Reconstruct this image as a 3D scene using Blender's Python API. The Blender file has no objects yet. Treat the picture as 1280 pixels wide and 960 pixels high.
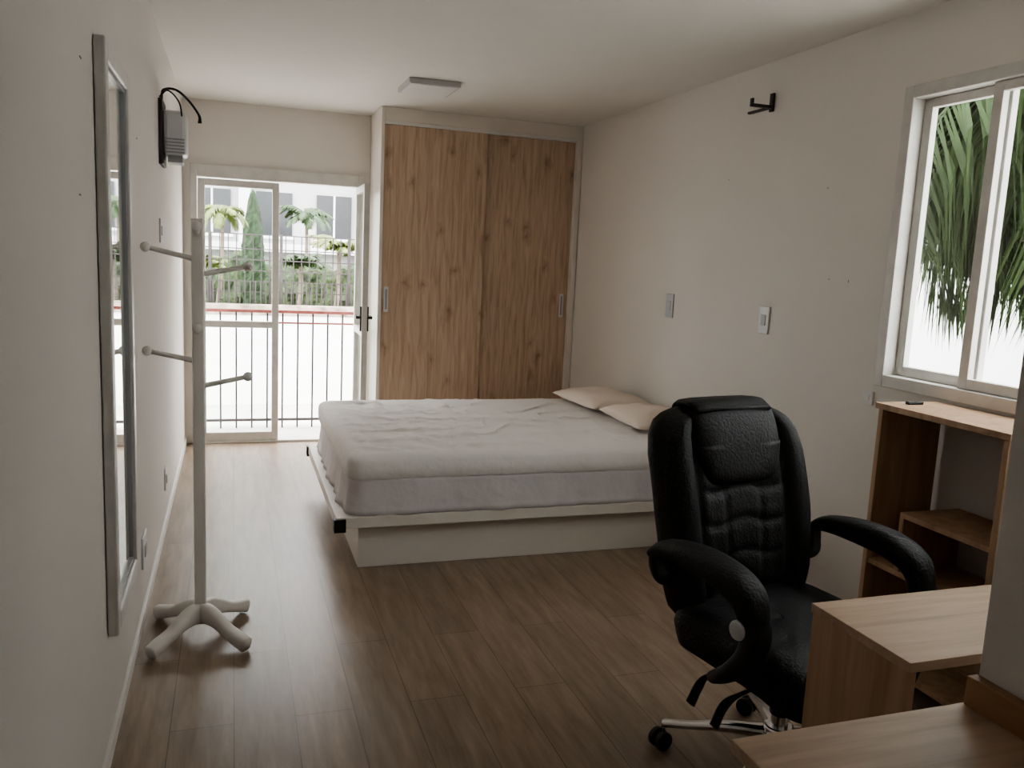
import bpy, bmesh, math, random
from mathutils import Vector, Matrix, noise
random.seed(7)
CZ=1.5
# ------------------------------------------------------------ materials
def newmat(name):
    m=bpy.data.materials.new(name); m.use_nodes=True
    nt=m.node_tree; b=nt.nodes['Principled BSDF']
    return m,nt,b
def rgba(c): return (c[0],c[1],c[2],1)
def mat(name,col,rough=.5,metal=0,var=.04,scale=6,bump=0,bscale=60,spec=.5,coat=0,bdist=.01):
    m,nt,b=newmat(name)
    b.inputs['Roughness'].default_value=rough; b.inputs['Metallic'].default_value=metal
    b.inputs['Specular IOR Level'].default_value=spec
    b.inputs['Coat Weight'].default_value=coat
    tc=nt.nodes.new('ShaderNodeTexCoord')
    n=nt.nodes.new('ShaderNodeTexNoise'); n.inputs['Scale'].default_value=scale; n.inputs['Detail'].default_value=4
    nt.links.new(tc.outputs['Object'],n.inputs['Vector'])
    r=nt.nodes.new('ShaderNodeValToRGB')
    r.color_ramp.elements[0].position=.3; r.color_ramp.elements[1].position=.7
    r.color_ramp.elements[0].color=rgba([c*(1-var) for c in col]); r.color_ramp.elements[1].color=rgba([min(1,c*(1+var)) for c in col])
    nt.links.new(n.outputs['Fac'],r.inputs['Fac']); nt.links.new(r.outputs['Color'],b.inputs['Base Color'])
    if bump:
        n2=nt.nodes.new('ShaderNodeTexNoise'); n2.inputs['Scale'].default_value=bscale; n2.inputs['Detail'].default_value=5
        nt.links.new(tc.outputs['Object'],n2.inputs['Vector'])
        bp=nt.nodes.new('ShaderNodeBump'); bp.inputs['Strength'].default_value=bump; bp.inputs['Distance'].default_value=bdist
        nt.links.new(n2.outputs['Fac'],bp.inputs['Height']); nt.links.new(bp.outputs['Normal'],b.inputs['Normal'])
    return m
def wood(name,c1,c2,c3,stretch=(14,14,.9),rough=.45,knots=0):
    m,nt,b=newmat(name); b.inputs['Roughness'].default_value=rough
    tc=nt.nodes.new('ShaderNodeTexCoord'); mp=nt.nodes.new('ShaderNodeMapping'); mp.inputs['Scale'].default_value=stretch
    nt.links.new(tc.outputs['Object'],mp.inputs['Vector'])
    n=nt.nodes.new('ShaderNodeTexNoise'); n.inputs['Scale'].default_value=1.6; n.inputs['Detail'].default_value=9; n.inputs['Roughness'].default_value=.62; n.inputs['Distortion'].default_value=.6
    nt.links.new(mp.outputs['Vector'],n.inputs['Vector'])
    r=nt.nodes.new('ShaderNodeValToRGB'); e=r.color_ramp.elements
    e[0].position=.28; e[0].color=rgba(c1); e[1].position=.75; e[1].color=rgba(c3)
    k=e.new(.5); k.color=rgba(c2)
    nt.links.new(n.outputs['Fac'],r.inputs['Fac']); out=r.outputs['Color']
    if knots:
        nd=nt.nodes.new('ShaderNodeTexNoise'); nd.inputs['Scale'].default_value=9; nd.inputs['Detail'].default_value=4; nt.links.new(tc.outputs['Object'],nd.inputs['Vector'])
        va=nt.nodes.new('ShaderNodeVectorMath'); va.operation='MULTIPLY_ADD'; va.inputs[1].default_value=(.13,.13,.13)
        nt.links.new(nd.outputs['Color'],va.inputs[0]); nt.links.new(tc.outputs['Object'],va.inputs[2])
        mp2=nt.nodes.new('ShaderNodeMapping'); mp2.inputs['Scale'].default_value=(3.8,1,2.2); mp2.inputs['Rotation'].default_value=(math.radians(90),0,0)
        nt.links.new(va.outputs[0],mp2.inputs['Vector'])
        v=nt.nodes.new('ShaderNodeTexVoronoi'); v.voronoi_dimensions='2D'; v.inputs['Scale'].default_value=1.0
        nt.links.new(mp2.outputs['Vector'],v.inputs['Vector'])
        r2=nt.nodes.new('ShaderNodeValToRGB'); el=r2.color_ramp.elements
        el[0].position=.01; el[0].color=(.5,.42,.36,1); el[1].position=.16; el[1].color=(1,1,1,1)
        q=el.new(.05); q.color=(.78,.73,.68,1)
        nt.links.new(v.outputs['Distance'],r2.inputs['Fac'])
        mx=nt.nodes.new('ShaderNodeMix'); mx.data_type='RGBA'; mx.blend_type='MULTIPLY'; mx.inputs[0].default_value=.8
        nt.links.new(out,mx.inputs[6]); nt.links.new(r2.outputs['Color'],mx.inputs[7]); out=mx.outputs[2]
    nt.links.new(out,b.inputs['Base Color'])
    return m
def floor_mat():
    m,nt,b=newmat('laminate_floor')
    tc=nt.nodes.new('ShaderNodeTexCoord'); mp=nt.nodes.new('ShaderNodeMapping')
    mp.inputs['Rotation'].default_value=(0,0,math.radians(90))
    nt.links.new(tc.outputs['Object'],mp.inputs['Vector'])
    br=nt.nodes.new('ShaderNodeTexBrick'); br.offset=.37; br.offset_frequency=2
    br.inputs['Scale'].default_value=1; br.inputs['Brick Width'].default_value=1.3; br.inputs['Row Height'].default_value=.19
    br.inputs['Mortar Size'].default_value=.0018; br.inputs['Mortar Smooth'].default_value=.2; br.inputs['Bias'].default_value=0
    br.inputs['Color1'].default_value=(.92,.92,.92,1); br.inputs['Color2'].default_value=(1.08,1.07,1.06,1); br.inputs['Mortar'].default_value=(.5,.48,.46,1)
    nt.links.new(mp.outputs['Vector'],br.inputs['Vector'])
    mp2=nt.nodes.new('ShaderNodeMapping'); mp2.inputs['Scale'].default_value=(13,1.5,1); nt.links.new(tc.outputs['Object'],mp2.inputs['Vector'])
    n=nt.nodes.new('ShaderNodeTexNoise'); n.inputs['Scale'].default_value=1.8; n.inputs['Detail'].default_value=8; n.inputs['Roughness'].default_value=.65; n.inputs['Distortion'].default_value=.3
    nt.links.new(mp2.outputs['Vector'],n.inputs['Vector'])
    r=nt.nodes.new('ShaderNodeValToRGB'); e=r.color_ramp.elements
    e[0].position=.25; e[0].color=(.18,.125,.085,1); e[1].position=.78; e[1].color=(.41,.305,.22,1)
    nt.links.new(n.outputs['Fac'],r.inputs['Fac'])
    mx=nt.nodes.new('ShaderNodeMix'); mx.data_type='RGBA'; mx.blend_type='MULTIPLY'; mx.inputs[0].default_value=1
    nt.links.new(r.outputs['Color'],mx.inputs[6]); nt.links.new(br.outputs['Color'],mx.inputs[7])
    nt.links.new(mx.outputs[2],b.inputs['Base Color'])
    mr=nt.nodes.new('ShaderNodeMapRange'); mr.inputs[3].default_value=.31; mr.inputs[4].default_value=.40
    nt.links.new(n.outputs['Fac'],mr.inputs[0]); nt.links.new(mr.outputs[0],b.inputs['Roughness'])
    b.inputs['Specular IOR Level'].default_value=.6
    bp=nt.nodes.new('ShaderNodeBump'); bp.inputs['Strength'].default_value=.12; bp.inputs['Distance'].default_value=.002
    nt.links.new(n.outputs['Fac'],bp.inputs['Height']); nt.links.new(bp.outputs['Normal'],b.inputs['Normal'])
    return m
def glass_mat():
    m=bpy.data.materials.new('window_glass'); m.use_nodes=True; nt=m.node_tree; nt.nodes.clear()
    o=nt.nodes.new('ShaderNodeOutputMaterial'); t=nt.nodes.new('ShaderNodeBsdfTransparent'); t.inputs[0].default_value=(.95,.97,.96,1)
    g=nt.nodes.new('ShaderNodeBsdfGlossy'); g.inputs['Roughness'].default_value=.02; mx=nt.nodes.new('ShaderNodeMixShader'); mx.inputs[0].default_value=.04
    nt.links.new(t.outputs[0],mx.inputs[1]); nt.links.new(g.outputs[0],mx.inputs[2]); nt.links.new(mx.outputs[0],o.inputs[0]); return m

M_wall=mat('wall_paint',(.80,.755,.71),.85,var=.02,scale=1.5,bump=.05,bscale=90)
M_ceil=mat('ceiling_paint',(.82,.79,.745),.9,var=.01)
M_floor=floor_mat()
M_frame=mat('white_painted_metal',(.66,.635,.60),.4,var=.08,scale=12)
M_white=mat('white_lacquer',(.82,.79,.75),.4,var=.02)
M_cream=mat('cream_laminate',(.85,.79,.72),.4,var=.02)
M_oak=wood('oak_door',(.45,.30,.20),(.63,.46,.33),(.76,.59,.45),(26,26,1.8),.5,knots=1)
M_desk=wood('desk_oak',(.44,.29,.18),(.58,.41,.28),(.70,.52,.38),(1.2,16,16),.4)
M_desks=wood('desk_side_oak',(.40,.25,.14),(.53,.35,.22),(.63,.44,.29),(14,14,1),.45)
M_book=wood('bookcase_oak',(.32,.19,.11),(.44,.28,.17),(.54,.36,.23),(14,14,1.2),.5)
M_trimw=wood('brown_trim',(.30,.15,.07),(.40,.22,.11),(.48,.28,.15),(12,1,12),.45)
M_glass=glass_mat()
M_mirror=mat('mirror_silver',(.85,.86,.85),.02,1,var=.0)
M_silver=mat('silver_frame',(.70,.68,.65),.4,.2,var=.06,scale=20)
M_black=mat('black_leather',(.014,.014,.015),.55,var=.2,bump=.3,bscale=120,spec=.3)
M_blackp=mat('black_plastic',(.012,.012,.013),.48,var=.1)
M_chrome=mat('chrome',(.75,.75,.76),.12,1,var=.02)
M_dark=mat('dark_metal',(.05,.04,.04),.5,.3,var=.2)
M_red=mat('red_paint_rail',(.22,.06,.05),.5,var=.3,scale=15)
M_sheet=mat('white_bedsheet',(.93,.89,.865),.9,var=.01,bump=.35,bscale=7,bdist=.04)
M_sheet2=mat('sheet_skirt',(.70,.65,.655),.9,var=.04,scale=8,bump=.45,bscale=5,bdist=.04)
M_pillow=mat('cream_pillow',(.92,.79,.69),.9,var=.02,bump=.4,bscale=9,bdist=.02)
M_plast=mat('white_plastic',(.74,.74,.74),.4,var=.01)
M_grey=mat('grey_plastic',(.40,.40,.41),.4,var=.02)
M_steel=mat('brushed_handle',(.6,.6,.6),.35,.7,var=.02)
M_stain=mat('stained_concrete',(.28,.215,.18),.9,var=.8,scale=5,bump=.3,bscale=20)
M_scuff=mat('wall_scuff',(.35,.31,.28),.9,var=.1)
M_outw=mat('outdoor_white_wall',(.88,.88,.87),.9,var=.02)
M_neigh=mat('neighbour_wall_paint',(.70,.70,.70),.9,var=.02)
M_build=mat('building_render',(.42,.42,.42),.9,var=.15,scale=1)
M_buildw=mat('building_trim',(.75,.75,.75),.9,var=.05,scale=1)
M_conc=mat('concrete_floor',(.60,.58,.55),.8,var=.1,scale=3)
M_soil=mat('garden_soil',(.07,.08,.035),.95,var=.4)
M_winout=mat('dark_window',(.03,.032,.035),.2,var=.1)
M_leaf=mat('palm_leaf',(.035,.065,.020),.5,var=.45,scale=5)
M_leafw=mat('palm_leaf_dark',(.020,.032,.011),.7,var=.5,scale=3,spec=.1)
M_leafy=mat('palm_leaf_light',(.13,.16,.04),.5,var=.35,scale=5)
M_cyp=mat('cypress_leaf',(.02,.04,.014),.8,var=.5,scale=12,bump=1,bscale=20)
M_hedge=mat('hedge_leaf',(.035,.055,.018),.8,var=.8,scale=7,bump=1,bscale=14,bdist=.05)
M_trunk=mat('palm_trunk',(.20,.16,.12),.9,var=.3,scale=12,bump=.5,bscale=20)
M_lamp=mat('lamp_diffuser',(.78,.76,.75),.5,var=.0)
M_lamph=mat('lamp_housing',(.55,.52,.52),.5,var=.0)

# ------------------------------------------------------------ helpers
COL=bpy.context.scene.collection
def empty(name,loc=(0,0,0)):
    e=bpy.data.objects.new(name,None); e.location=loc; e.empty_display_size=.1; COL.objects.link(e); return e
def parent(o,p):
    if p: 
        o.parent=p; o.matrix_parent_inverse=Matrix.Translation(p.location).inverted()
def mesh(name,verts,faces,m,par=None,smooth=False,bevel=0,sub=0,weld=1e-6):
    me=bpy.data.meshes.new(name); me.from_pydata([tuple(v) for v in verts],[],faces); 
    bm=bmesh.new(); bm.from_mesh(me); bmesh.ops.remove_doubles(bm,verts=bm.verts,dist=weld); bmesh.ops.recalc_face_normals(bm,faces=bm.faces); bm.to_mesh(me); bm.free()
    for p in me.polygons: p.use_smooth=smooth
    me.materials.append(m); o=bpy.data.objects.new(name,me); COL.objects.link(o); parent(o,par)
    if bevel:
        b=o.modifiers.new('bevel','BEVEL'); b.width=bevel; b.segments=2; b.limit_method='ANGLE'
    if sub:
        s=o.modifiers.new('sub','SUBSURF'); s.levels=sub; s.render_levels=sub
    return o
BF=[(0,1,2,3),(4,7,6,5),(0,4,5,1),(1,5,6,2),(2,6,7,3),(3,7,4,0)]
def boxes(name,L,m,par=None,bevel=.002,tf=None):
    V=[];F=[]
    for (x0,x1,y0,y1,z0,z1) in L:
        k=len(V); V+=[(x0,y0,z0),(x1,y0,z0),(x1,y1,z0),(x0,y1,z0),(x0,y0,z1),(x1,y0,z1),(x1,y1,z1),(x0,y1,z1)]
        F+=[tuple(i+k for i in f) for f in BF]
    if tf: V=[tf(*v) for v in V]
    me=bpy.data.meshes.new(name); me.from_pydata(V,[],F); bm=bmesh.new(); bm.from_mesh(me); bmesh.ops.recalc_face_normals(bm,faces=bm.faces); bm.to_mesh(me); bm.free()
    me.materials.append(m); o=bpy.data.objects.new(name,me); COL.objects.link(o); parent(o,par)
    if bevel:
        b=o.modifiers.new('bevel','BEVEL'); b.width=bevel; b.segments=2; b.limit_method='ANGLE'
    return o
def catmull(P,n=8):
    P=[Vector(p) for p in P]; Q=[P[0]*2-P[1]]+P+[P[-1]*2-P[-2]]; out=[]
    for i in range(1,len(Q)-2):
        a,b,c,d=Q[i-1],Q[i],Q[i+1],Q[i+2]
        for k in range(n):
            t=k/n; out.append(.5*((2*b)+(c-a)*t+(2*a-5*b+4*c-d)*t*t+(3*b-a-3*c+d)*t**3))
    out.append(P[-1]); return out
def sweep(name,P,R,m,par=None,lat=None,n=8,seg=12,ex=1.0,cap=True):
    R=[(r,r) if not isinstance(r,tuple) else r for r in R]
    C=catmull(P,n); RR=catmull([(r[0],r[1],0) for r in R],n)
    V=[];F=[]
    for i,c in enumerate(C):
        t=(C[min(i+1,len(C)-1)]-C[max(i-1,0)]).normalized()
        l=Vector(lat) if lat else (Vector((0,0,1)) if abs(t.z)<.9 else Vector((1,0,0)))
        l=(l-t*l.dot(t)).normalized(); nn=t.cross(l)
        for k in range(seg):
            a=2*math.pi*k/seg; ca,sa=math.cos(a),math.sin(a)
            ca=math.copysign(abs(ca)**ex,ca); sa=math.copysign(abs(sa)**ex,sa)
            V.append(c+l*(RR[i][0]*ca)+nn*(RR[i][1]*sa))
    for i in range(len(C)-1):
        for k in range(seg):
            F.append((i*seg+k,i*seg+(k+1)%seg,(i+1)*seg+(k+1)%seg,(i+1)*seg+k))
    F.append(tuple(range(seg))); F.append(tuple((len(C)-1)*seg+k for k in range(seg)))
    return mesh(name,V,F,m,par,True)
def cyl(name,a,b,r,m,par=None,seg=20,r2=None):
    a=Vector(a);b=Vector(b); t=(b-a).normalized(); l=Vector((0,0,1)) if abs(t.z)<.9 else Vector((1,0,0)); l=(l-t*l.dot(t)).normalized(); n=t.cross(l)
    V=[];r2=r if r2 is None else r2
    for c,rr in((a,r),(b,r2)):
        for k in range(seg):
            w=2*math.pi*k/seg; V.append(c+l*(rr*math.cos(w))+n*(rr*math.sin(w)))
    F=[(k,(k+1)%seg,seg+(k+1)%seg,seg+k) for k in range(seg)]+[tuple(range(seg)),tuple(range(seg,2*seg))]
    o=mesh(name,V,F,m,par,False,bevel=min(r,r2)*.15); return o
def ball(name,c,r,m,par=None,sc=(1,1,1),seg=16):
    V=[];F=[];c=Vector(c)
    for i in range(seg+1):
        ph=math.pi*i/seg
        for k in range(seg*2):
            th=math.pi*k/seg; V.append(c+Vector((r*sc[0]*math.sin(ph)*math.cos(th),r*sc[1]*math.sin(ph)*math.sin(th),r*sc[2]*math.cos(ph))))
    s=seg*2
    for i in range(seg):
        for k in range(s): F.append((i*s+k,i*s+(k+1)%s,(i+1)*s+(k+1)%s,(i+1)*s+k))
    return mesh(name,V,F,m,par,True,weld=1e-5)
def lerp(tab,t):
    for (a,va),(b,vb) in zip(tab,tab[1:]):
        if t<=b:
            u=(t-a)/(b-a); return va+(vb-va)*u
    return tab[-1][1]
def yframe(x0,x1,y0,y1,z0,z1,wy,wt,wb):
    return [(x0,x1,y0,y0+wy,z0,z1),(x0,x1,y1-wy,y1,z0,z1),(x0,x1,y0+wy,y1-wy,z1-wt,z1),(x0,x1,y0+wy,y1-wy,z0,z0+wb)]
def xframe(x0,x1,y0,y1,z0,z1,wx,wt,wb):
    return [(x0,x0+wx,y0,y1,z0,z1),(x1-wx,x1,y0,y1,z0,z1),(x0+wx,x1-wx,y0,y1,z1-wt,z1),(x0+wx,x1-wx,y0,y1,z0,z0+wb)]

# ------------------------------------------------------------ room shell
XL,XR,YB,H,YF=-.35,2.60,6.70,2.56,-1.3
boxes('floor',[(XL-.15,XR+.15,YF-.15,YB+.15,-.12,0)],M_floor,bevel=0)
boxes('ceiling',[(XL-.15,XR+.15,YF-.15,YB+.15,H,H+.15)],M_ceil,bevel=0)
boxes('wall_left',[(XL-.15,XL,YF-.15,YB+.15,0,H)],M_wall,bevel=0)
DX0,DX1,DZ=-.295,.975,2.10
boxes('wall_back',[(XL,DX0,YB,YB+.15,0,H),(DX0,DX1,YB,YB+.15,DZ,H),(DX1,XR,YB,YB+.15,0,H)],M_wall,bevel=0)
WY0,WY1,WZ0,WZ1=1.36,2.84,1.05,2.27
boxes('wall_right',[(XR,XR+.15,YF-.15,WY0,0,H),(XR,XR+.15,WY1,YB+.15,0,H),(XR,XR+.15,WY0,WY1,0,WZ0),(XR,XR+.15,WY0,WY1,WZ1,H)],M_wall,bevel=0)
boxes('wall_front',[(XL,XR,YF-.15,YF,0,H)],M_wall,bevel=0)
boxes('wall_partition',[(1.272,XR,YF,1.06,0,H)],M_wall,bevel=.003)
boxes('baseboard_left',[(XL,XL+.012,YF,YB,0,.05)],M_white)
boxes('baseboard_right',[(XR-.012,XR,2.5,YB-.5,0,.05)],M_white)
S=[(3.27,1.90,.012,.004),(3.07,1.48,.004,.012),(3.20,1.485,.010,.004),(4.1,2.0,.004,.006)]
boxes('wall_scuffs',[(XR-.0015,XR-.0001,y-a/2,y+a/2,z-b/2,z+b/2) for y,z,a,b in S]+[(XL+.0001,XL+.0015,y-.012,y+.012,z-.002,z+.002) for y,z in ((2.34,1.94),(2.28,1.61),(3.6,1.9),(3.3,1.33))],M_scuff,None,0)
# ------------------------------------------------------------ balcony door
d=empty('door_1',(.34,YB,0))
boxes('door_frame',xframe(DX0,DX1,YB-.03,YB+.08,0,DZ,.045,.09,.018),M_frame,d,.003)
lx0,lx1=DX0+.05,.335; y0,y1=YB-.02,YB+.02
boxes('left_leaf',xframe(lx0,lx1,y0,y1,.02,2.0,.05,.05,.065)+[(lx0+.05,lx1-.05,y0,y1,.90,.95)],M_frame,d,.003)
boxes('left_leaf_glass',[(lx0+.04,lx1-.04,YB-.003,YB+.003,.08,1.96)],M_glass,d,0)
hx,hy=.925,YB-.055; ang=math.radians(-91.5)
def LF(x,y,z):
    c,s=math.cos(ang),math.sin(ang); return (hx+x*c-y*s,hy+x*s+y*c,z)
w=.54
boxes('right_leaf',xframe(0,w,-.02,.02,.02,2.0,.05,.05,.065)+[(.05,w-.05,-.02,.02,.90,.95)],M_frame,d,.003,LF)
boxes('right_leaf_glass',[(.04,w-.04,-.003,.003,.08,1.96)],M_glass,d,0,LF)
boxes('right_leaf_handle',[(w-.045,w-.015,-.032,.032,.94,1.12),(w-.13,w-.042,-.06,-.045,1.03,1.05),(w-.13,w-.042,.045,.06,1.03,1.05),(w-.04,w-.02,-.06,.06,1.03,1.05)],M_dark,d,.002,LF)
# ------------------------------------------------------------ balcony
boxes('balcony_floor',[(-.9,1.6,YB+.15,7.42,-.14,-.01)],M_conc,bevel=0)
rl=empty('balcony_railing',(.35,7.3,0))
V=[]
x=-.85
while x<1.56:
    V.append((x-.007,x+.007,7.293,7.307,-.01,.975)); x+=.125
boxes('bars',V,M_dark,rl,0)
boxes('top_rail',[(-.88,1.58,7.28,7.32,.975,1.0),(-.88,1.58,7.285,7.315,.885,.90)],M_red,rl,.002)
boxes('bottom_rail',[(-.88,1.58,7.285,7.315,.05,.07)],M_dark,rl,.002)
# ------------------------------------------------------------ outside, balcony side
GB=.40
boxes('ground_outside',[(-30,40,7.42,60,-.75,-.65),(XR+.15,40,-20,7.42,-.75,-.65)],M_conc,bevel=0)
boxes('garden_wall',[(-9,12,12,12.2,-.65,.60)],M_outw,bevel=0)
boxes('garden_wall_cap',[(-9,12,11.97,12.23,.60,.74)],M_stain,bevel=.01)
boxes('garden_bed',[(-9,12,12.25,23,-.65,GB-.02)],M_soil,bevel=0)
fn=empty('garden_fence',(1,12.3,GB-.02))
V=[];x=-6
while x<9: V.append((x-.009,x+.009,12.27,12.282,GB-.02,1.06)); x+=.07
boxes('pickets',V,M_dark,fn,0)
V=[];x=-6
while x<9: V.append((x-.02,x+.02,12.31,12.35,GB-.02,1.72)); x+=.95
boxes('posts',V,M_dark,fn,0)
V=[];x=-6
while x<9: V.append((x-.007,x+.007,12.33,12.336,GB,1.7)); x+=.11
V+=[(-6,9,12.322,12.329,z-.007,z+.007) for z in (.9,1.05,1.2,1.35,1.5,1.7)]
boxes('mesh_wires',V,M_dark,fn,0)
V=[];F=[];nx_=160;ny_=14
for i in range(nx_+1):
    x=-5+13*i/nx_
    for j in range(ny_+1):
        a=math.pi*j/ny_; n1=noise.noise(Vector((x*1.3,j*.25,0))); n2=noise.noise(Vector((x*5,j*.7,4)))
        hh=.66+.25*n1+.12*n2; V.append((x,17.1-(.5+.2*n2)*math.cos(a),GB-.02+max(0,math.sin(a))*hh*1.3))
for i in range(nx_):
    for j in range(ny_): q=i*(ny_+1)+j; F.append((q,q+1,q+ny_+2,q+ny_+1))
mesh('garden_hedge',V,F,M_hedge,None,False)
nb=empty('neighbour_building',(2,24,0))
boxes('facade',[(-8,14,24,26,-.7,9)],M_build,nb,0)
V=[];W=[]
for i,x in enumerate([-4.2,-2.6,-1.0,.6,2.2,3.8,5.4]):
    for z in (1.9,4.9):
        W.append((x,x+.95,23.95,24.01,z,z+1.15)); V+=[(x-.06,x+1.01,23.9,24.0,z-.1,z),(x+.45,x+.5,23.92,24,z,z+1.15)]
boxes('windows',W,M_winout,nb,0)
V+=[(-8,14,23.4,24,z,z+.22) for z in (1.45,4.3)]+[(x,x+.3,23.6,24,-.7,9) for x in (-3.0,.15,3.3)]
boxes('ledges',V,M_buildw,nb,0)
def frond_geo(V,F,o,az,el,L,droop,n=26,ll=.35,lw=.014,hang=.5):
    o=Vector(o); p=o.copy(); e=el; st=L/n
    for i in range(n+1):
        t=i/n; dr=Vector((math.cos(az)*math.cos(e),math.sin(az)*math.cos(e),math.sin(e)))
        side=Vector((-math.sin(az),math.cos(az),0))
        q=p+dr*st; k=len(V); ww=.012*(1-t*.8)
        V+=[p-side*ww,p+side*ww,q+side*ww,q-side*ww,]; F.append((k,k+1,k+2,k+3))
        if t>.1:
            l=ll*math.sin(math.pi*min(1,.25+.72*t))**.7*random.uniform(.85,1.1)
            for s in(-1,1):
                d1=(side*s*.75+dr*.55+Vector((0,0,-hang*.4))+Vector([random.uniform(-.1,.1) for _ in range(3)])).normalized()
                d2=(d1+Vector((0,0,-hang*1.5))).normalized()
                a=p; b=p+d1*l*.5; c=b+d2*l*.5; wv=dr*lw
                k=len(V); V+=[a-wv*.5,a+wv*.5,b+wv,b-wv,c]; F+= [(k,k+1,k+2,k+3),(k+3,k+2,k+4)]
        p=q; e-=droop/n
def palm(name,base,top,nf,L,m,ll=.3,lw=.014,azs=None,tr=.07,droop=2.0,hang=.5,els=(.2,1.2),n=26):
    e=empty(name,base)
    sweep('trunk',[base,((base[0]+top[0])/2+.03,(base[1]+top[1])/2,(base[2]+top[2])/2),top],[tr*1.2,tr,tr*.8],M_trunk,e,seg=10)
    V=[];F=[]
    for i in range(nf):
        az=azs[i%len(azs)]+random.uniform(-.15,.15) if azs else 2*math.pi*i/nf+random.uniform(-.2,.2)
        frond_geo(V,F,top,az,random.uniform(*els),L*random.uniform(.85,1.1),droop*random.uniform(.8,1.2),ll=ll,lw=lw,hang=hang,n=n)
    me=bpy.data.meshes.new('fronds'); me.from_pydata([tuple(v) for v in V],[],F); me.materials.append(m)
    o=bpy.data.objects.new('fronds',me); COL.objects.link(o); parent(o,e); return e
palm('garden_palm',(-.25,14.2,GB),(-.15,14.2,2.05),12,.48,M_leafy,.2,.016,tr=.03)
palm('garden_palm',(1.0,14.1,GB),(1.05,14.1,1.25),14,.5,M_leaf,.24,.022,tr=.04,els=(.7,1.3),droop=1.5)
palm('garden_palm',(1.75,15.3,GB),(1.8,15.3,1.5),14,.65,M_leafy,.26,.022,tr=.04,els=(.6,1.3),droop=1.6)
palm('garden_palm',(1.45,18.6,GB),(1.5,18.6,2.2),14,.7,M_leaf,.26,.02,tr=.04,els=(.4,1.3))
palm('garden_palm',(-.5,13.1,GB),(-.45,13.1,1.2),13,.42,M_leafy,.2,.022,tr=.03,els=(.7,1.3),droop=1.5)
V=[];F=[];ns=22;nr=28
for i in range(nr+1):
    t=i/nr; r=.20*(math.sin(math.pi*min(1,.12+.88*t))**.55 if t<1 else 0)*(1.15-.35*t)
    for k in range(ns):
        a=2*math.pi*k/ns; rr=r*(1+.28*noise.noise(Vector((math.cos(a)*3,math.sin(a)*3,t*14))))
        V.append((.34+rr*math.cos(a),15.8+rr*math.sin(a),GB-.02+2.17*t))
for i in range(nr):
    for k in range(ns): F.append((i*ns+k,i*ns+(k+1)%ns,(i+1)*ns+(k+1)%ns,(i+1)*ns+k))
mesh('cypress_tree',V,F,M_cyp,None,False)
# outside, window side
boxes('neighbour_wall',[(6.4,6.6,-8,11.9,-.65,8.5)],M_neigh,bevel=0)  # unseen upper height added to block direct sky light from the window
palm('window_palm',(4.5,3.35,-.65),(4.4,3.45,2.75),28,1.75,M_leafw,.95,.019,
     azs=[1.2,1.5,1.8,2.1,2.4,2.7,3.1,.8,.4,-.4,-1.2,-2,4.0,1.35,1.95,1.65,2.25,1.0,1.75,2.6,2.9,1.5],tr=.11,droop=2.6,hang=1.1,els=(-.3,.75),n=50)
# ------------------------------------------------------------ window right
wn=empty('window_1',(XR,2.1,1.06))
xa,xb=XR-.015,XR+.10
boxes('outer_frame',yframe(xa,xb,WY0+.001,WY1-.001,WZ0+.001,WZ1-.001,.05,.05,.05),M_frame,wn,.003)
def sash(nm,ya,yb,x):
    boxes(nm,yframe(x,x+.03,ya,yb,WZ0+.052,WZ1-.052,.042,.035,.04),M_frame,wn,.002)
    boxes(nm+'_glass',[(x+.013,x+.017,ya+.03,yb-.03,WZ0+.07,WZ1-.07)],M_glass,wn,0)
sash('sash_1',2.38,2.788,XR+.045)
sash('sash_2',1.90,2.43,XR+.008)
sash('sash_3',1.412,1.92,XR+.045)
# ------------------------------------------------------------ wardrobe
wd=empty('wardrobe',(1.81,6.45,0))
boxes('carcass',[(1.02,1.045,6.2,6.695,0,H-.002),(2.555,2.595,6.2,6.695,0,H-.002),(1.045,2.555,6.2,6.66,2.465,H-.002),(1.045,2.555,6.2,6.66,0,.08),(1.045,2.555,6.66,6.695,0,H-.002)],M_cream,wd,.002)
boxes('track',[(1.046,2.554,6.205,6.29,2.44,2.464)],M_white,wd,.001)
boxes('door_right',[(1.79,2.553,6.25,6.275,.085,2.44)],M_oak,wd,.002)
boxes('door_left',[(1.047,1.79,6.215,6.24,.085,2.44)],M_oak,wd,.002)
boxes('door_stile',[(1.79,1.825,6.213,6.242,.085,2.44)],M_oak,wd,.002)
boxes('handles',[(1.065,1.10,6.207,6.216,1.08,1.27),(2.485,2.52,6.242,6.251,1.07,1.26)],M_plast,wd,.004)
boxes('handle_recess',[(1.075,1.09,6.2055,6.208,1.10,1.25),(2.495,2.51,6.2405,6.243,1.09,1.24)],M_grey,wd,.001)
# ------------------------------------------------------------ ceiling lamp
lp=empty('ceiling_lamp',(1.16,5.32,H))
boxes('housing',[(1.0,1.32,5.12,5.49,H-.03,H-.001)],M_lamph,lp,.003)
boxes('diffuser',[(1.015,1.305,5.135,5.475,H-.034,H-.0295)],M_lamp,lp,.001)
# ------------------------------------------------------------ mirror
mr=empty('wall_mirror',(XL+.02,2.8,1.2))
a,b_,c,e_=2.53,3.09,.36,2.04; X0=XL+.002
boxes('frame',yframe(X0,X0+.03,a,b_,c,e_,.055,.055,.055),M_silver,mr,.006)
boxes('inner_bead',yframe(X0,X0+.02,a+.0555,b_-.0555,c+.0555,e_-.0555,.012,.012,.012),M_grey,mr,.002)
boxes('glass',[(X0,X0+.012,a+.06,b_-.06,c+.06,e_-.06)],M_mirror,mr,0)
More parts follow.
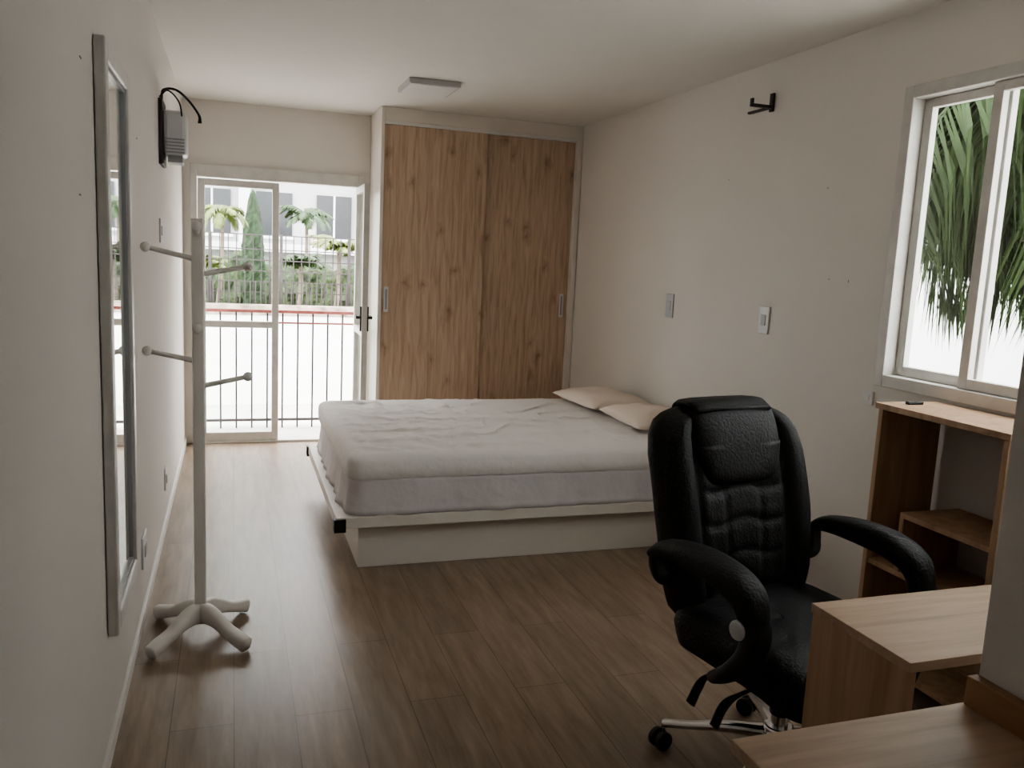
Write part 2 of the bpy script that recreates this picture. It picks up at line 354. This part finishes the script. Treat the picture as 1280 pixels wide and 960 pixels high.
# ------------------------------------------------------------ wall heater unit
ht=empty('wall_fan_heater',(XL,4.75,2.05))
boxes('back_plate',[(XL,XL+.02,4.62,4.86,1.90,2.22)],M_dark,ht,.004)
boxes('body',[(XL+.02,XL+.13,4.64,4.84,1.95,2.17)],M_plast,ht,.02)
boxes('grille',[(XL+.03,XL+.12,4.632,4.642,1.96+.016*i,1.967+.016*i) for i in range(5)]+[(XL+.04,XL+.11,4.66,4.82,1.915,1.952)],M_grey,ht,.001)
sweep('cable',[(XL+.01,4.72,2.22),(XL+.02,4.70,2.27),(XL+.08,4.66,2.27),(XL+.14,4.62,2.22),(XL+.19,4.6,2.15),(XL+.195,4.6,2.11)],[.006]*5+[.010],M_blackp,ht,seg=8)
sweep('cable_2',[(XL+.01,4.60,2.22),(XL+.05,4.58,2.25),(XL+.1,4.6,2.2),(XL+.11,4.66,2.12)],[.004]*4,M_blackp,ht,seg=8)
# ------------------------------------------------------------ switches / outlets
M_sw=mat('switch_plate_grey',(.56,.57,.60),.4,var=.01)
def plate(name,x,sx,y,z,w,h,kind,m=None):
    e=empty(name,(x,y,z)); t=.009*sx
    boxes('plate',[(min(x,x+t),max(x,x+t),y-w/2,y+w/2,z-h/2,z+h/2)],m or M_plast,e,.003)
    t2=.013*sx
    boxes('insert',[(min(x,x+t2),max(x,x+t2),y-w*.22,y+w*.22,z-h*.2,z+h*.2)],M_grey if kind else (m or M_white),e,.002)
plate('light_switch',XR,-1,4.65,1.27,.09,.15,0,M_sw)
plate('power_outlet',XR,-1,3.66,1.26,.085,.14,1)
plate('light_switch',XR,-1,2.87,.99,.06,.06,0)
plate('light_switch',XL,1,4.62,1.57,.08,.12,1)
plate('power_outlet',XL,1,4.70,.26,.08,.12,1)
plate('power_outlet',XL,1,3.55,.27,.14,.13,1)
hk=empty('wall_hook',(XR,3.82,2.33))
boxes('bracket',[(XR-.012,XR,3.74,3.77,2.31,2.40),(XR-.13,XR-.012,3.745,3.765,2.325,2.34),(XR-.018,XR,3.77,3.95,2.325,2.337),(XR-.13,XR-.118,3.745,3.765,2.34,2.365)],M_dark,hk,.002)
# ------------------------------------------------------------ coat rack
cr=empty('coat_rack',(-.125,3.28,0)); cx,cy=-.122,3.28
M_rack=mat('rack_white_paint',(.86,.82,.77),.45,var=.03)
boxes('post',[(cx-.021,cx+.021,cy-.021,cy+.021,.05,1.60)],M_rack,cr,.005)
for i,(fx,fy) in enumerate([(-.29,3.10),(.045,3.09),(.045,3.465),(-.29,3.475)]):
    dx,dy=fx-cx,fy-cy; L=math.hypot(dx,dy); dx/=L;dy/=L
    P=[(cx+dx*s,cy+dy*s,z) for s,z in((0,.095),(.05,.095),(.10,.082),(.15,.06),(.20,.044),(L,.028))]
    sweep('foot_%d'%i,P,[(.024,.04),(.024,.038),(.024,.028),(.025,.022),(.027,.024),(.024,.027)],M_rack,cr,lat=(-dy,dx,0),seg=14,ex=.6)
def peg(i,dx,dy,z,L=.175,rise=.035):
    s=(cx+dx*.015,cy+dy*.015,z); t=(cx+dx*L,cy+dy*L,z+rise)
    cyl('peg_%d'%i,s,t,.010,M_rack,cr,r2=.009); ball('knob_%d'%i,t,.018,M_rack,cr)
peg(0,-1,0,1.455);peg(1,1,0,1.40);peg(2,-1,0,1.08);peg(3,1,0,.985)
peg(4,0,-1,1.55,.09,.02);peg(5,0,-1,1.19,.09,.02);peg(6,0,1,1.32);peg(7,0,1,.90)
# ------------------------------------------------------------ bed
bd=empty('bed',(1.5,4.6,0))
boxes('pedestal',[(.568,2.55,3.87,5.28,0,.22)],M_cream,bd,.003)
boxes('platform',[(.455,2.585,3.80,5.36,.22,.275)],M_cream,bd,.004)
boxes('corner_bracket',[(.445,.50,3.79,3.84,.205,.268),(.445,.50,5.32,5.37,.205,.268)],M_blackp,bd,.003)
def rrect(hx,hy,r,m1=36,m2=26,na=8):
    pts=[]
    cs=[(hx-r,hy-r,0),(-hx+r,hy-r,90),(-hx+r,-hy+r,180),(hx-r,-hy+r,270)]
    for i,(ax,ay,a0) in enumerate(cs):
        for k in range(na):
            w=math.radians(a0+90*k/(na-1)); pts.append((ax+r*math.cos(w),ay+r*math.sin(w)))
        nx_=cs[(i+1)%4]; w=math.radians(a0+90)
        s=(ax+r*math.cos(w),ay+r*math.sin(w)); t=(nx_[0]+r*math.cos(w),nx_[1]+r*math.sin(w)); mm=m1 if i%2==0 else m2
        for k in range(1,mm): pts.append((s[0]+(t[0]-s[0])*k/mm,s[1]+(t[1]-s[1])*k/mm))
    return pts
def ridge(x,y,z,f,ax=1,ay=1):
    return 1-2*abs(noise.noise(Vector((x*f*ax+.6*noise.noise(Vector((x*3,y*3,z))),y*f*ay,z))))
def cushion(name,cx,cy,hx,hy,rings,r,m,par,amp=.01,side=.006,fr=6,seed=0,m1=36,m2=26,hem=0,quilt=0):
    V=[];F=[];N=None
    for j,(ins,z) in enumerate(rings):
        k=1-ins/min(hx,hy); P=rrect(hx-ins,hy-ins,max(r*max(k,.02),.002),m1,m2); N=len(P)
        for i,(x,y) in enumerate(P):
            nv=noise.noise(Vector((x*fr,y*fr,z*fr+seed))); n2=noise.noise(Vector((x*fr*2.3+9,y*fr*2.3,z*fr+seed)))
            L=math.hypot(x,y) or 1
            if ins<.03:
                s=side*(nv+.5*n2)
                if j<=2 and hem: s+=(1,.7,.35)[j]*hem*(.5+noise.noise(Vector((x*9,y*9,3))))
                x+=x/L*s; y+=y/L*s; dz=0
            else:
                f_=min(1,(ins-.02)/.08)
                dz=amp*(.4*nv+.2*n2+1.2*max(0,ridge(x,y,seed,3.2,.6,1.3))**8+.7*max(0,ridge(x+3,y,seed+5,5,1.2,.5))**9)*f_
                if quilt: 
                    g=max(0,min(1,(.15-x)/.6)); dz+=quilt*g*f_*(abs(math.sin(x*15+2*nv)*math.sin(y*13+2*n2)))
            V.append((cx+x,cy+y,z+dz))
    for j in range(len(rings)-1):
        for i in range(N): F.append((j*N+i,j*N+(i+1)%N,(j+1)*N+(i+1)%N,(j+1)*N+i))
    F.append(tuple(range(N))); F.append(tuple((len(rings)-1)*N+i for i in range(N)))
    return mesh(name,V,F,m,par,True)
top=.568
rg=[(-.008,.277),(-.004,.30),(-.002,.33),(0,.38),(.004,.43),(.006,.455)]
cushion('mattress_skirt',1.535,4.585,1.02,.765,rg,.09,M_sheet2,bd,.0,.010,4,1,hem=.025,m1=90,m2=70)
rg=[(.008,.445),(-.003,.455),(-.005,.50),(-.003,.535),(.004,.553),(.018,.564),(.032,.567)]+[(.035+ (.72)*k/44,top) for k in range(1,45)]
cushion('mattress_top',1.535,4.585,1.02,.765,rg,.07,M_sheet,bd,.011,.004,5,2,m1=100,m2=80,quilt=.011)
def pillow(name,cx,cy,z,hx,hy,h,rot,seed,tilt=0):
    e=empty(name,(cx,cy,z)); V=[];F=[];n=30
    for sgn in(1,-1):
        for i in range(n+1):
            for j in range(n+1):
                u=-1+2*i/n; v=-1+2*j/n
                t=max(0,(1-abs(u)**2.6)*(1-abs(v)**2.6))**.5
                pin=1-.06*(1-abs(v))*abs(u)**3; pin2=1-.06*(1-abs(u))*abs(v)**3
                x=hx*u*pin; y=hy*v*pin2; zz=sgn*h*t*(1 if sgn>0 else .55)+ (.016*noise.noise(Vector((x*9+seed,y*9,sgn)))*t)+tilt*u*.5
                c,s=math.cos(rot),math.sin(rot); V.append((cx+x*c-y*s,cy+x*s+y*c,z+h*.55+zz))
    m=n+1
    for k in(0,1):
        for i in range(n):
            for j in range(n): q=k*m*m+i*m+j; F.append((q,q+1,q+m+1,q+m))
    mesh('cushion',V,F,M_pillow,e,True,weld=1e-4)
pillow('pillow',2.34,5.0,.578,.23,.33,.062,.05,1)
pillow('pillow',2.36,4.36,.578,.22,.30,.065,-.04,5)
# ------------------------------------------------------------ bookcase
bk=empty('bookcase',(2.45,2.2,0))
boxes('boards',[(2.30,2.585,2.46,2.48,0,1.018),(2.30,2.585,1.92,1.94,0,1.018),(2.29,2.585,1.91,2.49,1.018,1.040),
 (2.31,2.585,1.94,2.33,.64,.66),(2.31,2.585,2.31,2.33,.44,.64),(2.31,2.585,1.94,2.46,.42,.44),(2.31,2.585,1.94,2.46,.06,.08)],M_book,bk,.0015)
rc=empty('remote_control',(2.44,2.42,1.042)); boxes('remote_body',[(2.38,2.45,2.42,2.44,1.0405,1.052)],M_blackp,rc,.003)
# ------------------------------------------------------------ console desk
cd=empty('console_desk',(1.9,1.36,0))
boxes('top',[(1.27,2.58,1.21,1.51,.728,.75)],M_desk,cd,.0015)
boxes('side_panels',[(1.272,1.294,1.215,1.505,0,.7275),(2.55,2.572,1.215,1.505,0,.7275)],M_desks,cd,.0015)
boxes('inner_shelf',[(1.50,2.549,1.22,1.50,.64,.66),(1.50,1.52,1.22,1.50,.66,.7275)],M_desk,cd,.0015)
# ------------------------------------------------------------ writing desk
wk=empty('writing_desk',(1.0,.6,0))
boxes('top',[(.765,1.268,-.3,1.065,.728,.75)],M_desk,wk,.0015)
boxes('supports',[(.80,.822,-.28,.9,0,.7275),(1.24,1.262,-.28,1.04,0,.7275)],M_desks,wk,.0015)
boxes('back_trim',[(1.245,1.27,-.3,1.06,.7505,.805)],M_trimw,wk,.002)
# ------------------------------------------------------------ office chair
C=Vector((1.55,1.93)); th=math.radians(10); fv=Vector((math.sin(th),-math.cos(th))); pv=Vector((math.cos(th),math.sin(th)))
def W(lx,ly,z): q=C+pv*lx+fv*ly; return Vector((q.x,q.y,z))
ch=empty('office_chair',(C.x,C.y,0)); LAT=(pv.x,pv.y,0)
V=[];F=[];ns=60;nt_=70
wt=[(0,.225),(.06,.26),(.2,.285),(.5,.30),(.78,.30),(.88,.287),(.94,.262),(.975,.225),(1,.17)]
def gr(x,c,w): return math.exp(-((x-c)/w)**2)
for sgn in(1,-1):
    for j in range(nt_+1):
        t=j/nt_; w=lerp(wt,t); z=.45+.622*t; y=-.235-.15*t+.03*math.sin(math.pi*t)
        et=max(0,1-abs(2*t-1)**10)**.5
        for i in range(ns+1):
            s=-1+2*i/ns; es=max(0,1-abs(s)**5)**.5
            if sgn>0:
                q=.075*es*et
                q+=.03*gr(abs(s),.8,.19)*et
                q-=.020*gr(abs(s),.60,.05)*et
                if abs(s)<.62:
                    k_=min(1,(.62-abs(s))/.12)
                    for tt in(.14,.30,.46,.62): q-=.007*gr(t,tt+.016*math.cos(s*9),.02)*k_
                    q-=.005*gr(abs(s),.24,.04)*(1 if t<.62 else 0)
                q+= -.03*math.cos(s*1.4)*et+.02
                q=max(q,.005*es)
            else: q=-.045*es*et
            V.append(W(w*s,y+q,z))
m_=ns+1;K=m_*(nt_+1)
for k in(0,1):
    for j in range(nt_):
        for i in range(ns): q=k*K+j*m_+i; F.append((q,q+1,q+m_+1,q+m_))
for i in range(ns): F.append((i,i+1,K+i+1,K+i)); q=nt_*m_+i; F.append((q,q+1,K+q+1,K+q))
for j in range(nt_): 
    q=j*m_; F.append((q,q+m_,K+q+m_,K+q)); q=j*m_+ns; F.append((q,q+m_,K+q+m_,K+q))
mesh('backrest',V,F,M_black,ch,True,weld=1e-5)
V=[];F=[];n=28
for sgn in(1,-1):
    for j in range(n+1):
        for i in range(n+1):
            u=-1+2*i/n; v=-1+2*j/n; t=max(0,(1-abs(u)**5)*(1-abs(v)**5))**.5
            z=.962+.125*v; y=-.235-.15*((z-.45)/.622)+.07 + (.05*t if sgn>0 else -.03*t) - .02*max(0,v)**2
            V.append(W(.185*u*(1-.20*max(0,-v)**1.3),y,z-.012*(u*u)*(1 if v>0 else -1)))
m_=n+1
for k in(0,1):
    for j in range(n):
        for i in range(n): q=k*m_*m_+j*m_+i; F.append((q,q+1,q+m_+1,q+m_))
mesh('head_cushion',V,F,M_black,ch,True,weld=1e-5)
sweep('head_strap',[W(0,-.295,1.068),W(0,-.345,1.088),W(0,-.42,1.07),W(0,-.44,.96)],[(.16,.012),(.16,.014),(.15,.01),(.13,.006)],M_black,ch,lat=LAT,ex=.6)
SR=[(.03,.375),(.008,.39),(0,.42),(-.006,.45),(0,.485),(.02,.51),(.05,.522),(.1,.528),(.16,.53),(.22,.531)]
V=[];F=[];N=None
for j,(ins,z) in enumerate(SR):
    k=1-ins/.25; P=rrect(.27-ins,.26-ins,max(.09*k,.004),12,12,7); N=len(P)
    for x,y in P:
        zz=z-(.04*max(0,(y-.1)/.16)**2) - (.012*gr(abs(x),.17,.02) if z>.5 else 0)-(.01*(gr(y,0,.02)+gr(y,.12,.02)) if z>.5 else 0)
        V.append(W(x,y+.02,zz))
for j in range(len(SR)-1):
    for i in range(N): F.append((j*N+i,j*N+(i+1)%N,(j+1)*N+(i+1)%N,(j+1)*N+i))
F.append(tuple(range(N))); F.append(tuple((len(SR)-1)*N+i for i in range(N)))
mesh('seat',V,F,M_black,ch,True)
for s,nm in((-1,'left'),(1,'right')):
    lx=s*.33
    sweep('arm_pad_'+nm,[W(lx,-.235,.665),W(lx,-.17,.70),W(lx,-.05,.712),W(lx,.07,.705),W(lx,.15,.675),W(lx,.185,.61)],
          [(.028,.014),(.04,.026),(.05,.036),(.052,.04),(.05,.038),(.04,.028)],M_black,ch,lat=LAT,seg=18,ex=.75)
    sweep('arm_support_'+nm,[W(lx,.15,.66),W(lx,.185,.60),W(lx,.175,.53),W(lx,.12,.46),W(lx*.95,.05,.41),W(lx*.7,.0,.385)],
          [(.035,.025),(.042,.032),(.038,.03),(.034,.026),(.03,.018),(.03,.012)],M_blackp,ch,lat=LAT,seg=14,ex=.7)
    sweep('arm_rear_'+nm,[W(lx,-.225,.67),W(lx,-.22,.63),W(lx*.95,-.21,.595),W(lx*.75,-.225,.57)],[(.024,.014),(.024,.014),(.022,.014),(.02,.012)],M_blackp,ch,lat=LAT,seg=12,ex=.7)
    cyl('arm_pivot_'+nm,W(s*.362,.165,.60),W(s*.378,.165,.60),.026,M_plast,ch)
boxes('tilt_mechanism',[(-.12,.12,-.16,.12,.33,.385)],M_blackp,ch,.01,lambda x,y,z:W(x,y,z))
for k,(ly,ex_) in enumerate(((.06,-.33),(-.06,-.31))):
    sweep('lever_%d'%k,[W(-.10,ly,.355),W(-.24,ly+.01,.35),W(ex_+.02,ly+.02,.335),W(ex_-.02,ly+.03,.29)],[(.006,.006),(.006,.006),(.02,.009),(.024,.009)],M_blackp,ch,seg=10)
sweep('back_link',[W(0,-.10,.35),W(0,-.24,.36),W(0,-.30,.45),W(0,-.31,.6)],[(.05,.012)]*4,M_blackp,ch,lat=LAT)
cyl('gas_lift',W(0,0,.10),W(0,0,.34),.026,M_chrome,ch); cyl('lift_cover',W(0,0,.2),W(0,0,.335),.032,M_blackp,ch)
cyl('hub',W(0,0,.09),W(0,0,.165),.045,M_chrome,ch)
for k in range(5):
    a=math.radians(140+72*k); dx,dy=math.cos(a),math.sin(a)
    P=[(C.x+dx*s,C.y+dy*s,z) for s,z in((.03,.135),(.15,.12),(.26,.095),(.345,.08))]
    sweep('leg_%d'%k,P,[(.026,.02),(.022,.016),(.018,.012),(.016,.011)],M_chrome,ch,lat=(-dy,dx,0),seg=12,ex=.7)
    qx,qy=C.x+dx*.34,C.y+dy*.34; b=a+.9; ux,uy=-math.sin(b),math.cos(b); ox,oy=math.cos(b)*.012,math.sin(b)*.012
    for s2 in(-1,1):
        cyl('wheel_%d_%d'%(k,s2+1),(qx+ox+ux*s2*.006,qy+oy+uy*s2*.006,.03),(qx+ox+ux*s2*.026,qy+oy+uy*s2*.026,.03),.03,M_blackp,ch)
    cyl('caster_stem_%d'%k,(qx,qy,.035),(qx,qy,.085),.009,M_chrome,ch,seg=12)
# ------------------------------------------------------------ light
wld=bpy.data.worlds.new('overcast_sky'); bpy.context.scene.world=wld; wld.use_nodes=True
nt=wld.node_tree; bg=nt.nodes['Background']; bg.inputs[0].default_value=(.985,.992,1,1); bg.inputs[1].default_value=12
def portal(name,loc,rot,sx,sy):
    l=bpy.data.lights.new(name,'AREA'); l.shape='RECTANGLE'; l.size=sx; l.size_y=sy; l.cycles.is_portal=True
    o=bpy.data.objects.new(name,l); o.location=loc; o.rotation_euler=rot; COL.objects.link(o)
portal('door_sky_portal',((DX0+DX1)/2,YB+.16,1.05),(math.radians(-90),0,0),DX1-DX0,DZ)
portal('window_sky_portal',(XR+.16,(WY0+WY1)/2,(WZ0+WZ1)/2),(0,math.radians(90),0),WZ1-WZ0,WY1-WY0)
try: bpy.context.scene.view_settings.look='AgX - Medium High Contrast'
except Exception: pass
# ------------------------------------------------------------ camera
Y=Vector((-349,170,-1040)).normalized(); h=Vector((1,-.047,0)); Z=h.cross(Y).normalized(); X=Y.cross(Z)
R=Matrix((X,Y,Z))
cam=bpy.data.cameras.new('camera'); cam.sensor_width=36; cam.lens=36*1040/1280; cam.clip_start=.05; cam.clip_end=200
co=bpy.data.objects.new('camera',cam); COL.objects.link(co); co.matrix_world=Matrix.Translation((0,0,CZ))@R.to_4x4()
bpy.context.scene.camera=co
